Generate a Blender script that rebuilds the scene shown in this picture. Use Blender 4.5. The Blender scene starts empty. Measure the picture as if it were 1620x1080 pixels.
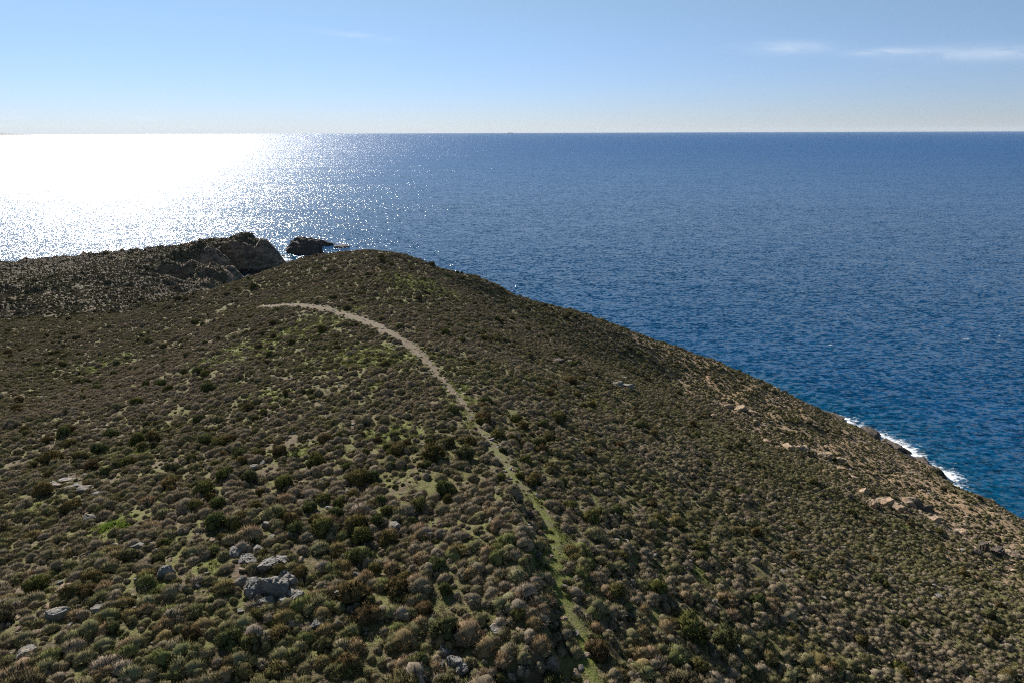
import bpy, bmesh, math, random
import numpy as np
from mathutils import Vector, Matrix

random.seed(7)
RNG = np.random.default_rng(11)
R = math.radians
scene = bpy.context.scene
COL = scene.collection

# ------------------------------------------------------------------ camera, sky, sun, exposure
CAMZ = 60.0                       # metres above the sea
PITCH, ROLL, F = R(17.0), R(0.19), 1080.0     # focal length in pixels of the 1620 px wide photograph (24 mm)
c_, s_ = math.cos(ROLL), math.sin(ROLL)
FWD = Vector((0, math.cos(PITCH), -math.sin(PITCH)))
UP0 = Vector((0, math.sin(PITCH), math.cos(PITCH)))
RT0 = Vector((1, 0, 0))
RT, UP = RT0 * c_ - UP0 * s_, RT0 * s_ + UP0 * c_
cam = bpy.data.cameras.new('camera')
cam.lens, cam.sensor_width, cam.clip_start, cam.clip_end = 24.0, 36.0, 0.5, 250000.0
co = bpy.data.objects.new('camera', cam)
COL.objects.link(co)
m = Matrix((RT, UP, -FWD)).transposed().to_4x4()
m.translation = (0, 0, CAMZ)
co.matrix_world = m
scene.camera = co

SUN_AZ, SUN_EL = R(-29.5), R(29.0)          # azimuth from +Y, negative to the left
SUN_STRENGTH, SKY_STRENGTH, EXPOSURE = 5.0, 0.056, 1.08

world = bpy.data.worlds.new('World')
scene.world = world
world.use_nodes = True
wn = world.node_tree
for n in list(wn.nodes): wn.nodes.remove(n)


class NT:
    """small wrapper that makes node graphs readable"""
    def __init__(s, tree): s.t = tree
    def n(s, typ, **kw):
        nd = s.t.nodes.new(typ)
        for k, v in kw.items():
            if k == 'ins':
                for kk, vv in v.items(): s.put(nd.inputs[kk], vv)
            else: setattr(nd, k, v)
        return nd
    def put(s, sock, v):
        if isinstance(v, bpy.types.NodeSocket): s.t.links.new(v, sock)
        elif isinstance(v, (tuple, list)) and sock.type == 'RGBA' and len(v) == 3: sock.default_value = (*v, 1)
        else: sock.default_value = v
    def math(s, op, a, b=None, c=None, clamp=False):
        nd = s.n('ShaderNodeMath', operation=op, use_clamp=clamp)
        s.put(nd.inputs[0], a)
        if b is not None: s.put(nd.inputs[1], b)
        if c is not None: s.put(nd.inputs[2], c)
        return nd.outputs[0]
    def vmath(s, op, a, b=None):
        nd = s.n('ShaderNodeVectorMath', operation=op)
        s.put(nd.inputs[0], a)
        if b is not None:
            s.put(nd.inputs['Scale'] if op == 'SCALE' else nd.inputs[1], b)
        return nd.outputs[0]
    def mix(s, f, a, b, blend='MIX'):
        nd = s.n('ShaderNodeMix', data_type='RGBA', blend_type=blend)
        s.put(nd.inputs[0], f); s.put(nd.inputs[6], a); s.put(nd.inputs[7], b)
        return nd.outputs[2]
    def noise(s, vec, scale, detail=2.0, rough=0.5, out='Fac', dist=0.0):
        nd = s.n('ShaderNodeTexNoise')
        if vec is not None: s.put(nd.inputs['Vector'], vec)
        s.put(nd.inputs['Scale'], scale); s.put(nd.inputs['Detail'], detail)
        s.put(nd.inputs['Roughness'], rough); s.put(nd.inputs['Distortion'], dist)
        return nd.outputs[out]
    def ramp(s, f, a, b, lo=0.0, hi=1.0, smooth=True):
        nd = s.n('ShaderNodeMapRange', interpolation_type='SMOOTHSTEP' if smooth else 'LINEAR')
        s.put(nd.inputs[0], f); nd.inputs[1].default_value = a; nd.inputs[2].default_value = b
        nd.inputs[3].default_value = lo; nd.inputs[4].default_value = hi
        return nd.outputs[0]
    def mapping(s, vec, rot=(0, 0, 0), scale=(1, 1, 1), loc=(0, 0, 0)):
        nd = s.n('ShaderNodeMapping')
        s.put(nd.inputs[0], vec)
        nd.inputs[1].default_value, nd.inputs[2].default_value, nd.inputs[3].default_value = loc, rot, scale
        return nd.outputs[0]


W = NT(wn)
sky = W.n('ShaderNodeTexSky', sky_type='NISHITA', sun_disc=False, sun_elevation=SUN_EL, sun_rotation=SUN_AZ,
          altitude=60.0, air_density=1.0, dust_density=0.0, ozone_density=2.5)
geo = W.n('ShaderNodeTexCoord').outputs['Generated']
sep = W.n('ShaderNodeSeparateXYZ', ins={0: geo})
azm = W.math('ARCTAN2', sep.outputs[0], sep.outputs[1])
elv = W.math('ARCSINE', sep.outputs[2])
comb = W.n('ShaderNodeCombineXYZ', ins={0: azm, 1: W.math('MULTIPLY', elv, 5.0), 2: 0.0}).outputs[0]
fib = W.noise(comb, 14.0, 6.0, 0.65, dist=0.9)
mask = None


def px_dir(px, py):
    u, v = (px - 810) / F, -(py - 540) / F
    return (RT * u + UP * v + FWD).normalized()


# thin fair-weather streaks: (px, py, half width, half height) measured, then kept as directions in the sky; some more lie outside the frame
streaks = [(1243, 76, 64, 10, .40), (1398, 83, 46, 6, .36), (1575, 83, 130, 11, .40), (1790, 70, 90, 11, .4), (548, 54, 70, 5, .3), (228, 188, 18, 4, .25),
           (-200, 120, 90, 9, .3), (20, 186, 16, 3, .18)]
for (px, py, hw, hh, amp) in streaks:
    d = px_dir(px, py)
    a0, e0 = math.atan2(d.x, d.y), math.asin(d.z)
    tilt = 0.10 if px < 700 else 0.02
    da = W.math('SUBTRACT', azm, a0)
    de = W.math('ADD', W.math('SUBTRACT', elv, e0), W.math('MULTIPLY', da, tilt))
    q = W.math('ADD', W.math('POWER', W.math('DIVIDE', W.math('ABSOLUTE', da), hw / F), 2.0), W.math('POWER', W.math('DIVIDE', W.math('ABSOLUTE', de), hh / F), 2.0))
    g = W.math('MULTIPLY', W.math('EXPONENT', W.math('MULTIPLY', q, -1.6)), amp)
    mask = g if mask is None else W.math('ADD', mask, g)
mask = W.math('MULTIPLY', mask, W.ramp(fib, 0.28, 0.62, 0.15, 0.75), clamp=True)
# cool white balance; the haze band low over the sea is bluer than the model's
skyt = W.mix(W.ramp(elv, 0.0, 0.30), (0.515, 0.605, 0.95), (0.90, 0.86, 0.71))
skyc = W.mix(1.0, sky.outputs[0], skyt, 'MULTIPLY')
skyc = W.mix(mask, skyc, (8.0, 8.5, 9.2))
bg = W.n('ShaderNodeBackground', ins={0: skyc, 1: SKY_STRENGTH})
wo = W.n('ShaderNodeOutputWorld', ins={0: bg.outputs[0]})

sun = bpy.data.lights.new('sun', 'SUN')
sun.energy, sun.angle, sun.color = SUN_STRENGTH, R(0.53), (1.0, 0.94, 0.86)
so = bpy.data.objects.new('sun', sun)
COL.objects.link(so)
sd = Vector((math.sin(SUN_AZ) * math.cos(SUN_EL), math.cos(SUN_AZ) * math.cos(SUN_EL), math.sin(SUN_EL)))
so.rotation_euler = sd.to_track_quat('Z', 'Y').to_euler()
so.location = (0, 0, 200)

vs = scene.view_settings
vs.view_transform, vs.look, vs.exposure, vs.gamma, vs.use_curve_mapping = 'Standard', 'None', EXPOSURE, 1.0, False
cy = scene.cycles
cy.pixel_filter_type, cy.filter_width = 'BLACKMAN_HARRIS', 1.1
cy.caustics_reflective = cy.caustics_refractive = False
cy.sample_clamp_indirect = 4.0
cy.max_bounces, cy.diffuse_bounces, cy.glossy_bounces, cy.transmission_bounces, cy.transparent_max_bounces = 5, 3, 2, 2, 4
cy.volume_bounces = 0
cy.use_denoising = False
cy.denoiser = 'OPENIMAGEDENOISE'
cy.denoising_input_passes = 'RGB_ALBEDO_NORMAL'
cy.denoising_prefilter = 'ACCURATE'


# ------------------------------------------------------------------ helpers
def tag(o, label=None, cat=None, group=None, kind=None):
    if label: o['label'] = label
    if cat: o['category'] = cat
    if group: o['group'] = group
    if kind: o['kind'] = kind
    return o


def link(name, me, parent=None, mat=None):
    o = bpy.data.objects.new(name, me)
    COL.objects.link(o)
    if parent is not None: o.parent = parent
    if mat is not None and me is not None and not me.materials: me.materials.append(mat)
    return o


def mesh_np(name, V, Fc, smooth=False):
    """mesh from numpy arrays; Fc is (n,3) or (n,4)"""
    me = bpy.data.meshes.new(name)
    V = np.asarray(V, np.float32); Fc = np.asarray(Fc, np.int32)
    k = Fc.shape[1]
    me.vertices.add(len(V)); me.vertices.foreach_set('co', V.ravel())
    me.loops.add(Fc.size); me.loops.foreach_set('vertex_index', Fc.ravel())
    me.polygons.add(len(Fc)); me.polygons.foreach_set('loop_start', np.arange(0, Fc.size, k, dtype=np.int32))
    me.polygons.foreach_set('use_smooth', np.full(len(Fc), smooth))
    me.update(calc_edges=True)
    return me


def material(name):
    mt = bpy.data.materials.new(name)
    mt.use_nodes = True
    for n in list(mt.node_tree.nodes): mt.node_tree.nodes.remove(n)
    k = NT(mt.node_tree)
    k.out = k.n('ShaderNodeOutputMaterial')
    return mt, k


def lattice(ix, iy, seed):
    h = (ix.astype(np.int64) * 374761393 + iy.astype(np.int64) * 668265263 + seed * 1442695041) & 0xFFFFFFFF
    h = ((h ^ (h >> 13)) * 1274126177) & 0xFFFFFFFF
    return ((h ^ (h >> 16)) & 0xFFFFFF) / float(0xFFFFFF)


def vnoise(x, y, seed=0):
    xi, yi = np.floor(x), np.floor(y)
    fx, fy = x - xi, y - yi
    fx, fy = fx * fx * fx * (fx * (fx * 6 - 15) + 10), fy * fy * fy * (fy * (fy * 6 - 15) + 10)
    a, b = lattice(xi, yi, seed), lattice(xi + 1, yi, seed)
    c, d = lattice(xi, yi + 1, seed), lattice(xi + 1, yi + 1, seed)
    return (a + (b - a) * fx) * (1 - fy) + (c + (d - c) * fx) * fy - 0.5


def fbm(x, y, scale, octv=4, seed=0, gain=0.5):
    out, amp, tot = 0, 1.0, 0.0
    ca, sa = math.cos(0.6), math.sin(0.6)
    u, v = x / scale, y / scale
    for i in range(octv):
        out = out + amp * vnoise(u, v, seed + i * 17)
        tot += amp; amp *= gain
        u, v = (u * ca - v * sa) * 2.03 + 3.1, (u * sa + v * ca) * 2.03 + 1.7
    return out / tot


def sstep(x, a, b):
    t = np.clip((x - a) / (b - a), 0, 1)
    return t * t * (3 - 2 * t)


# ------------------------------------------------------------------ photogrammetry: sight lines to places on the ground
def ray(px, py):
    u, v = (px - 810) / F, -(py - 540) / F
    return RT * u + UP * v + FWD


def at(px, py, z):
    d = ray(px, py)
    t = (z - CAMZ) / d.z
    return (d.x * t, d.y * t, z)


def project(x, y, z):
    dx, dy, dz = x, y, z - CAMZ
    f = dx * FWD.x + dy * FWD.y + dz * FWD.z
    return 810 + F * (dx * RT.x + dy * RT.y + dz * RT.z) / f, 540 - F * (dx * UP.x + dy * UP.y + dz * UP.z) / f, f


# surveyed points of the ground: on the visible slopes (sight line and height), on the ridges, and hidden ground beyond them
SH = 6.0     # the scrub stands this many photo pixels above the ground along the far ridges
VIS = [  # px, py, z
    (0, 1080, 40), (400, 1080, 40), (760, 1080, 39.5), (940, 1075, 39), (1200, 1080, 35), (1420, 1080, 30), (1620, 1080, 25),
    (0, 900, 38.8), (300, 900, 40.2), (600, 900, 40.2), (870, 900, 39.6), (1050, 900, 36.5), (1250, 900, 30), (1450, 900, 20), (1600, 900, 10),
    (0, 760, 37), (300, 760, 39), (600, 760, 40), (800, 740, 39.6), (950, 760, 36.5), (1150, 760, 28), (1300, 760, 17), (1420, 780, 7.5),
    (0, 650, 32.5), (250, 650, 36.5), (500, 650, 39), (735, 650, 39.2), (900, 650, 34.5), (1050, 650, 24), (1200, 670, 12), 
    (100, 590, 29.5), (300, 560, 33.5), (500, 560, 37.5), (680, 575, 38.3), (800, 560, 34.0), (920, 570, 25.5), (1050, 600, 15),
    (200, 530, 29.0), (350, 505, 32.5), (450, 486, 35.2), (520, 488, 36.2), (620, 528, 37.6), (720, 500, 34.5), (820, 510, 27), 
    (430, 460, 33.3), (520, 445, 35.2), (620, 440, 36.5), (700, 455, 34.2), (780, 475, 28.5),
]
RIDGE = [  # near hill's skyline: px, py, z, drop of the ground behind it 10 m on
    (40, 553, 25.2, 2.6), (120, 522, 26.3, 3.4), (200, 492, 27.6, 4.2), (280, 469, 28.9, 5.0), (345, 453, 30, 6.0), (390, 443, 30.2, 7), (430, 436, 29.6, 7), (465, 423.5, 30.6, 6.5), (503, 409.5, 32.4, 6),
    (545, 403, 33.9, 5), (590, 398, 35.4, 5), (625, 398, 35.8, 5.2), (660, 406, 34.8, 6), (696, 421, 33.2, 7), (735, 430, 31.8, 7.5), (773, 440, 30.2, 8), (800, 457, 27.8, 8),
    (847, 477, 24.6, 8), (896, 490, 22.2, 8), (955, 508, 18.8, 8), (1000, 529, 15.6, 8.5), (1045, 544, 13.2, 8.5), (1092, 560, 11.2, 8.5), (1160, 585, 8.4, 7.5), (1206, 606, 6.3, 7), (1268, 632, 3.8, 6.0),
    (1318, 657, 1.7, 4), (1375, 685, 1.2, 3.5), (1405, 705, 0.9, 3.5), (1452, 728, 1.0, 3.5), (1490, 753, 1.6, 4), (1566, 791, 2.6, 5), (1620, 819, 2.9, 5), (1700, 866, 3.2, 5)]
HEAD = [  # the headland behind: its visible top
    (0, 422, 3.7), (57, 421, 3.6), (107, 417, 3.8), (149, 412, 4.5), (165, 399, 6.4), (191, 392.5, 7.0), (237, 389.5, 7.6), (298, 388, 8.4), (329, 381, 10.2), (363, 379, 11.6), (402, 375.5, 13.0), (428, 379.5, 12.2),
    (60, 440, 8.4), (150, 430, 9.0), (250, 410, 10.5), (330, 398, 12.2), (402, 380, 12.9),
    (0, 480, 15.8), (100, 470, 14.5), (190, 450, 13.8), (250, 432, 13.2), (300, 415, 13.0),
    (10, 525, 21.5), (80, 505, 18.8), (150, 480, 15.8), (205, 463, 13.8), (-120, 500, 19), (-120, 440, 9),
    (394, 380, 12.6), (420, 393, 9.5), (445, 415, 2), (380, 384, 12.0), (405, 402, 7.2), (425, 421, 2.5), (424, 408, 3.2), (350, 410, 6.0), (375, 427, 2.0), (345, 393, 11.6),      # spurs and gullies falling to the cove
    (272, 417, 12.5), (333, 421, 9.2), (365, 430, 5.6), (380, 437, 3.0), (345, 440, 2.6), (300, 440, 8.0), (250, 446, 11.2), (211, 446, 14.0), (256, 470, 9.5), (290, 452, 5.0), (322, 450, 2.5),
]
HEADX = [(-112, 356, -2), (-100, 335, -5), (-98, 305, -6), (-95, 275, -5), (-92, 245, -2), (-84, 220, 4), (-128, 356, 0), (-138, 346, 7), (-200, 350, 4), (-260, 330, 4), (-330, 310, 4), (-330, 200, 17), (-140, 370, 10), (-100, 140, 21), (-40, 150, 16), (-60, 120, 20), (-200, 120, 24), (-330, 60, 26), (0, 100, 15)]
# foot of its cliffs: a coast that runs from the open sea round the tip and into the cove (the last five points close the figure over land)
COAST = np.array([(-400, 292), (-330, 303), (-270, 313), (-236, 319), (-204, 331), (-178, 336), (-155, 340), (-141, 348), (-125, 355), (-110, 353.5), (-105, 333), (-103, 309), (-113, 295), (-106, 279), (-108, 266), (-101, 250), (-97, 236),
                  (-98, 226), (-94, 214), (-92, 200), (-80, 185), (-60, 150), (0, 0), (-400, 0)], float)
NCO = 19
CTRL = []
for (px, py, z) in VIS: CTRL.append(at(px, py, z))
for (px, py, z, dr) in RIDGE:
    p = at(px, py + SH * min(1.0, 130.0 / max(60, at(px, py, z)[1])) * (1.3 if px > 920 and z > 3 else 0.9 if z > 5 else 0.5), z)
    CTRL.append(p)
    h = math.hypot(p[0], p[1])
    k = (h + 10.0) / h
    CTRL.append((p[0] * k, p[1] * k, z - dr))
CTRL += [  # out of sight: sea floor, the cove between hill and headland, ground behind and beside the viewpoint
    (-62, 172, 10), (-78, 190, 2), (-90, 215, -3), (-100, 245, -5), (-106, 270, -5), (-100, 290, -6), (-80, 240, -8), (-60, 210, -6), (-40, 185, 3), (-25, 178, 8), (-20, 200, -4),
    (0, 178, 1), (0, 195, -6), (22, 170, 4), (40, 168, 0), (40, 180, -5), (55, 162, -1), (62, 152, 0), (70, 160, -5), (80, 145, -4), (95, 130, -5), (92, 112, -4), (95, 100, -2), (110, 95, -6),
    (-60, 300, -8), (-90, 330, -8), (-95, 352, -7), (-60, 380, -12), (0, 260, -15), (80, 220, -15), (160, 150, -15), (180, 60, -12), (150, 90, -10), (0, 420, -20), (180, 420, -20), (180, 300, -20), (200, 200, -18),
    (-118, 362, -8), (-140, 340, -8), (-190, 300, -8), (-250, 300, -8), (-330, 310, -8), (-330, 220, 0), (-330, 420, -15), (-150, 420, -15), (-240, 400, -12), (-130, 280, -8), (-140, 230, -4), (-200, 220, -2),
    (-250, 170, 10), (-160, 170, 8), (-250, 130, 20), (-150, 125, 21), (-112, 130, 20.5), (-108, 160, 9), (-330, 100, 26), (-150, 60, 34), (-90, 60, 35), (-250, 0, 36), (-100, 0, 39), (-50, 0, 40),
    (0, 0, 39.5), (0, -30, 39), (25, 0, 36), (40, 20, 28), (60, 30, 19), (80, 50, 9), (95, 70, 1), (60, 0, 22), (100, 30, 4), (115, 40, -3), (110, 0, 4), (130, 0, -4), (60, -30, 24), (110, -30, 6), (200, 0, -15), (-200, -30, 38),
]
# thin-plate surface through surveyed points
def tps_k(r2): return np.where(r2 > 1e-12, 0.5 * r2 * np.log(np.maximum(r2, 1e-12)), 0.0)
def tps(C, x, y, lam=3e-5):
    C = np.array(C, float)
    P2, n_ = C[:, :2] / 100.0, len(C)
    K = tps_k(((P2[:, None] - P2[None]) ** 2).sum(-1)) + np.eye(n_) * lam
    Pm = np.c_[np.ones(n_), P2]
    WT = np.linalg.solve(np.block([[K, Pm], [Pm.T, np.zeros((3, 3))]]), np.r_[C[:, 2], np.zeros(3)])
    q = np.c_[x.ravel(), y.ravel()] / 100.0
    out = np.empty(len(q))
    for i in range(0, len(q), 20000):
        b = q[i:i + 20000]
        out[i:i + 20000] = tps_k(((b[:, None] - P2[None]) ** 2).sum(-1)) @ WT[:n_] + WT[n_] + b @ WT[n_ + 1:]
    return out.reshape(x.shape)


def coast_depth(x, y):
    """how far inland of the headland's cliff foot (negative: out at sea)"""
    xr, yr = x.ravel(), y.ravel()
    dmin, inside = np.full(xr.shape, 1e9), np.zeros(xr.shape, bool)
    for i in range(len(COAST)):
        (ax, ay), (bx, by) = COAST[i], COAST[(i + 1) % len(COAST)]
        if i < NCO:
            t = np.clip(((xr - ax) * (bx - ax) + (yr - ay) * (by - ay)) / ((bx - ax) ** 2 + (by - ay) ** 2), 0, 1)
            dmin = np.minimum(dmin, np.hypot(xr - ax - t * (bx - ax), yr - ay - t * (by - ay)))
        cr = ((ay > yr) != (by > yr)) & (xr < (bx - ax) * (yr - ay) / (by - ay + 1e-12) + ax)
        inside ^= cr
    return np.where(inside, dmin, -dmin).reshape(x.shape)


# coarse grid of the smooth surface, read bilinearly
GX, GY = np.arange(-336, 206.1, 1.5), np.arange(-36, 446.1, 1.5)
g_x, g_y = np.meshgrid(GX, GY)
hill = tps(CTRL, g_x, g_y)
CD = coast_depth(g_x, g_y)
cdn = CD + 11.0 * fbm(g_x, g_y, 11, 3, 501) + 5.0 * fbm(g_x, g_y, 4.5, 2, 502)
east = sstep(g_x, -180, -135) * sstep(g_y, 180, 205)
prof = np.where(cdn > 0, cdn * (1.1 + 0.5 * east) - 0.6, cdn * 0.9 - 0.6)
plate = tps([at(*h) for h in HEAD] + HEADX, g_x, g_y)
lo_, hi_ = np.minimum(plate, prof), None
w_ = np.clip(0.5 + 0.5 * (prof - plate) / 2.5, 0, 1)          # rounded brow
headz = prof + (plate - prof) * w_ - 2.5 * w_ * (1 - w_)
w_ = np.clip(0.5 + 0.5 * (hill - headz) / 1.5, 0, 1)
G0 = headz + (hill - headz) * w_ + 1.5 * w_ * (1 - w_)
def bilin(xs, ys, H, x, y):
    i = np.clip(np.searchsorted(xs, x) - 1, 0, len(xs) - 2)
    j = np.clip(np.searchsorted(ys, y) - 1, 0, len(ys) - 2)
    fx = np.clip((x - xs[i]) / (xs[i + 1] - xs[i]), 0, 1); fy = np.clip((y - ys[j]) / (ys[j + 1] - ys[j]), 0, 1)
    return (H[j, i] * (1 - fx) + H[j, i + 1] * fx) * (1 - fy) + (H[j + 1, i] * (1 - fx) + H[j + 1, i + 1] * fx) * fy
gy_, gx_ = np.gradient(G0, 1.5)
GS = np.hypot(gx_, gy_)


def strike(px, py, hfun):
    """where the sight line meets the ground"""
    d = ray(px, py)
    t = np.concatenate([np.arange(8, 200, 0.05), np.arange(200, 420, 0.2)])
    x, y, z = d.x * t, d.y * t, CAMZ + d.z * t
    hit = np.nonzero(z < hfun(x, y))[0]
    i = hit[0] if len(hit) else len(t) - 1
    return float(x[i]), float(y[i])


# footpath over the ridge, from the far bend to the foot of the picture
PATH_PX = [(384, 487.5), (405, 485.5), (428, 484.5), (470, 483), (510, 487), (545, 497), (580, 509), (615, 526), (645, 545), (670, 566), (692, 592), (715, 618), (738, 645), (758, 676), (778, 702),
           (800, 735), (822, 768), (845, 800), (872, 832), (882, 862), (872, 892), (880, 925), (896, 960), (912, 992), (928, 1030), (940, 1068), (952, 1110)]
PATH = np.array([strike(px, py, lambda x, y: bilin(GX, GY, G0, x, y)) for px, py in PATH_PX])
def densify(P, n):
    d = np.r_[0, np.cumsum(np.hypot(*np.diff(P, axis=0).T))]
    t = np.linspace(0, d[-1], n)
    Q = np.c_[np.interp(t, d, P[:, 0]), np.interp(t, d, P[:, 1])]
    for _ in range(6):
        Q[1:-1] = (Q[:-2] + Q[1:-1] * 2 + Q[2:]) / 4
    return Q, t
PATHD, PATHT = densify(PATH, 260)
PATHW = np.interp(PATHD[:, 1], [0, 25, 45, 60, 70, 85, 94, 100], [0.40, 0.42, 0.44, 0.62, 0.95, 1.25, 1.2, 0.9])
def path_dist(x, y):
    out = np.full(x.shape, 99.0); w = np.full(x.shape, 0.5)
    sel = np.nonzero((x > -40) & (x < 12) & (y > 0) & (y < 110))[0] if x.ndim == 1 else None
    if sel is None:
        o, ww = path_dist(x.ravel(), y.ravel()); return o.reshape(x.shape), ww.reshape(x.shape)
    for i in range(0, len(sel), 20000):
        s = sel[i:i + 20000]
        d = np.hypot(x[s, None] - PATHD[None, :, 0], y[s, None] - PATHD[None, :, 1])
        k = d.argmin(1)
        out[s] = d[np.arange(len(s)), k]; w[s] = PATHW[k]
    return out, w


# final ground mesh axes and heights
XS = np.concatenate([np.arange(-336, -140, 1.1), np.arange(-140, -60, 0.8), np.arange(-60, 60, 0.5), np.arange(60, 130, 0.6), np.arange(130, 205, 3)])
YS = np.concatenate([np.arange(-34, 10, 1.5), np.arange(10, 60, 0.4), np.arange(60, 160, 0.6), np.arange(160, 380, 0.9), np.arange(380, 445, 3)])
MX, MY = np.meshgrid(XS, YS)
Z0 = bilin(GX, GY, G0, MX, MY)
SL = bilin(GX, GY, GS, MX, MY)
# a low terrace bank runs along the left of the trail's lower part; its shaded face looks seaward
BK_PX = [(808, 770), (822, 800), (831, 830), (836, 865), (843, 905), (853, 950), (862, 1000), (872, 1045), (884, 1090)]
BKD, _bt = densify(np.array([strike(px, py, lambda x, y: bilin(GX, GY, G0, x, y)) for px, py in BK_PX]), 120)
bank = np.zeros_like(MX)
bs_ = (MX > -8) & (MX < 8) & (MY > 14) & (MY < 50)
bx_, by_ = MX[bs_], MY[bs_]
dd_ = np.hypot(bx_[:, None] - BKD[None, :, 0], by_[:, None] - BKD[None, :, 1])
ki_ = dd_.argmin(1); dm_ = dd_.min(1)
tb_ = np.gradient(BKD, axis=0); tb_ /= np.linalg.norm(tb_, axis=1)[:, None]
side_ = tb_[ki_, 0] * (by_ - BKD[ki_, 1]) - tb_[ki_, 1] * (bx_ - BKD[ki_, 0])
side_ = -side_                       # positive on the landward (left) side: the line runs towards the viewer
ends_ = sstep(ki_.astype(float), 0, 18) * sstep(119 - ki_.astype(float), 0, 8)
sd2_ = side_ + 1.0 * fbm(bx_, by_, 2.2, 3, 401)
bank[bs_] = ends_ * 0.85 * sstep(sd2_, -0.25, 0.35) * np.exp(-np.maximum(dm_ - 0.5, 0) / 2.6 * (side_ > 0)) * np.where(side_ > 0, 1, np.exp(-(dm_ / .6) ** 2))
PD, PW = path_dist(MX, MY)
calm = sstep(PD, 0.6, 3.0)
cliff = np.clip(sstep(SL, 0.55, 1.0) + sstep(2.6 - Z0, 0, 2.0) * 0.9, 0, 1)
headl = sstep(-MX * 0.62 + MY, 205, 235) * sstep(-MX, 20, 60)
far_rough = np.clip(cliff + 0.5 * headl, 0, 1) * (0.45 + 0.55 * headl)
rid = 1 - np.abs(fbm(MX, MY, 9.0, 4, 41) * 4)
HZ = Z0 + bank + calm * (fbm(MX, MY, 16, 3, 3) * 1.1 + fbm(MX, MY, 4.0, 3, 9) * 0.45 + fbm(MX, MY, 1.1, 2, 19) * 0.16)
HZ = HZ + headl * fbm(MX, MY, 2.6, 3, 58) * 1.6 + far_rough * (rid - 0.35) * 2.2 + cliff * (0.5 + 0.5 * headl) * (fbm(MX, MY, 3.2, 4, 55) * 4.2 - np.abs(fbm(MX, MY, 7.0, 3, 56)) * 5.0 + 0.6)
# ledges of bare rock on the seaward slope
led = sstep(MX * 0.75 + (MY - 90) * 0.25, 20, 42) * (1 - headl)
stepn = fbm(MX, MY, 7.0, 3, 77)
HZ = HZ + led * (np.abs(stepn) - 0.14) * 1.8 * sstep(Z0, 1.0, 4.0)
def ground(x, y): return bilin(XS, YS, HZ, np.asarray(x, float), np.asarray(y, float))
def gz(x, y): return float(ground(np.array([x]), np.array([y]))[0])
def spot(px, py):
    x, y = strike(px, py, ground)
    return x, y, gz(x, y)

# what covers the ground: bare rock and soil, green herbs, wet rock at the waterline
edge_n = fbm(MX, MY, 11, 4, 91)
band_n = fbm(MX, MY, 7, 3, 94)
bare_seed = led * (0.74 + 1.5 * edge_n + 1.2 * sstep(20 - Z0, 0, 22) * 0.45)
rim = sstep(MY - (MX * -0.25), 118, 140) * (1 - headl) * sstep(1.6 * fbm(MX, MY, 6, 3, 12) + 0.5, 0.55, 0.95)
BARE = np.clip(0.5 * headl * sstep(fbm(MX, MY, 7, 4, 29), -0.02, 0.24) + sstep(bare_seed + 0.85 * led * sstep(25 - Z0, 0, 9) * (0.5 + 2.2 * band_n) + 0.6 * fbm(MX, MY, 2.2, 2, 5), 0.42, 0.85) + rim * 0.7 + sstep(3.5 - Z0, 0, 3.0) + cliff * 0.9, 0, 1)
PATCH_PX = [(180, 832, 1.5), (60, 800, 1.2), (620, 690, 2.0), (420, 630, 3), (170, 575, 4), (860, 890, 1.0), (872, 840, .8), (722, 612, 1.6), (700, 565, 2.2), (730, 632, 1.3), (935, 1020, .9), (560, 490, 3.0), (600, 610, 2),
            (480, 520, 7), (650, 440, 8), (380, 560, 8), (560, 560, 6), (950, 640, 3), (1560, 940, 2.2), (1440, 840, 2.2), (200, 720, 2.5), (470, 720, 2.0), (1100, 905, 1.2), (250, 930, 1.0), (330, 900, 1.0), (170, 1050, 1.2), (850, 790, 1)]
GREEN = np.zeros_like(MX)
PATCHES = []
for px, py, r in PATCH_PX:
    x, y, z = spot(px, py)
    PATCHES.append((x, y, r))
    GREEN = np.maximum(GREEN, np.exp(-((MX - x) ** 2 + (MY - y) ** 2) / (r * r)))
GREEN = np.clip(GREEN + 0.8 * np.exp(-(PD / 1.1) ** 2) * sstep(fbm(MX, MY, 5, 2, 640), -0.12, 0.12) * sstep(85 - MY, 0, 40) + 0.25 * sstep(fbm(MX, MY, 13, 3, 63), 0.02, 0.2) * (1 - BARE), 0, 1)
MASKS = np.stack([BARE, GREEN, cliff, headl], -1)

# ------------------------------------------------------------------ ground
ny_, nx_ = MX.shape
keep_v = HZ > -3.5
idx = np.arange(ny_ * nx_).reshape(ny_, nx_)
q = np.stack([idx[:-1, :-1], idx[:-1, 1:], idx[1:, 1:], idx[1:, :-1]], -1).reshape(-1, 4)
q = q[keep_v.ravel()[q].any(1)]
used = np.unique(q)
remap = np.full(ny_ * nx_, -1); remap[used] = np.arange(len(used))
V = np.stack([MX.ravel(), MY.ravel(), HZ.ravel()], -1)[used]
gm = mesh_np('ground', V, remap[q], True)
ca = gm.attributes.new('cover', 'FLOAT_COLOR', 'POINT')
ca.data.foreach_set('color', MASKS.reshape(-1, 4)[used].astype(np.float32).ravel())

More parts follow.
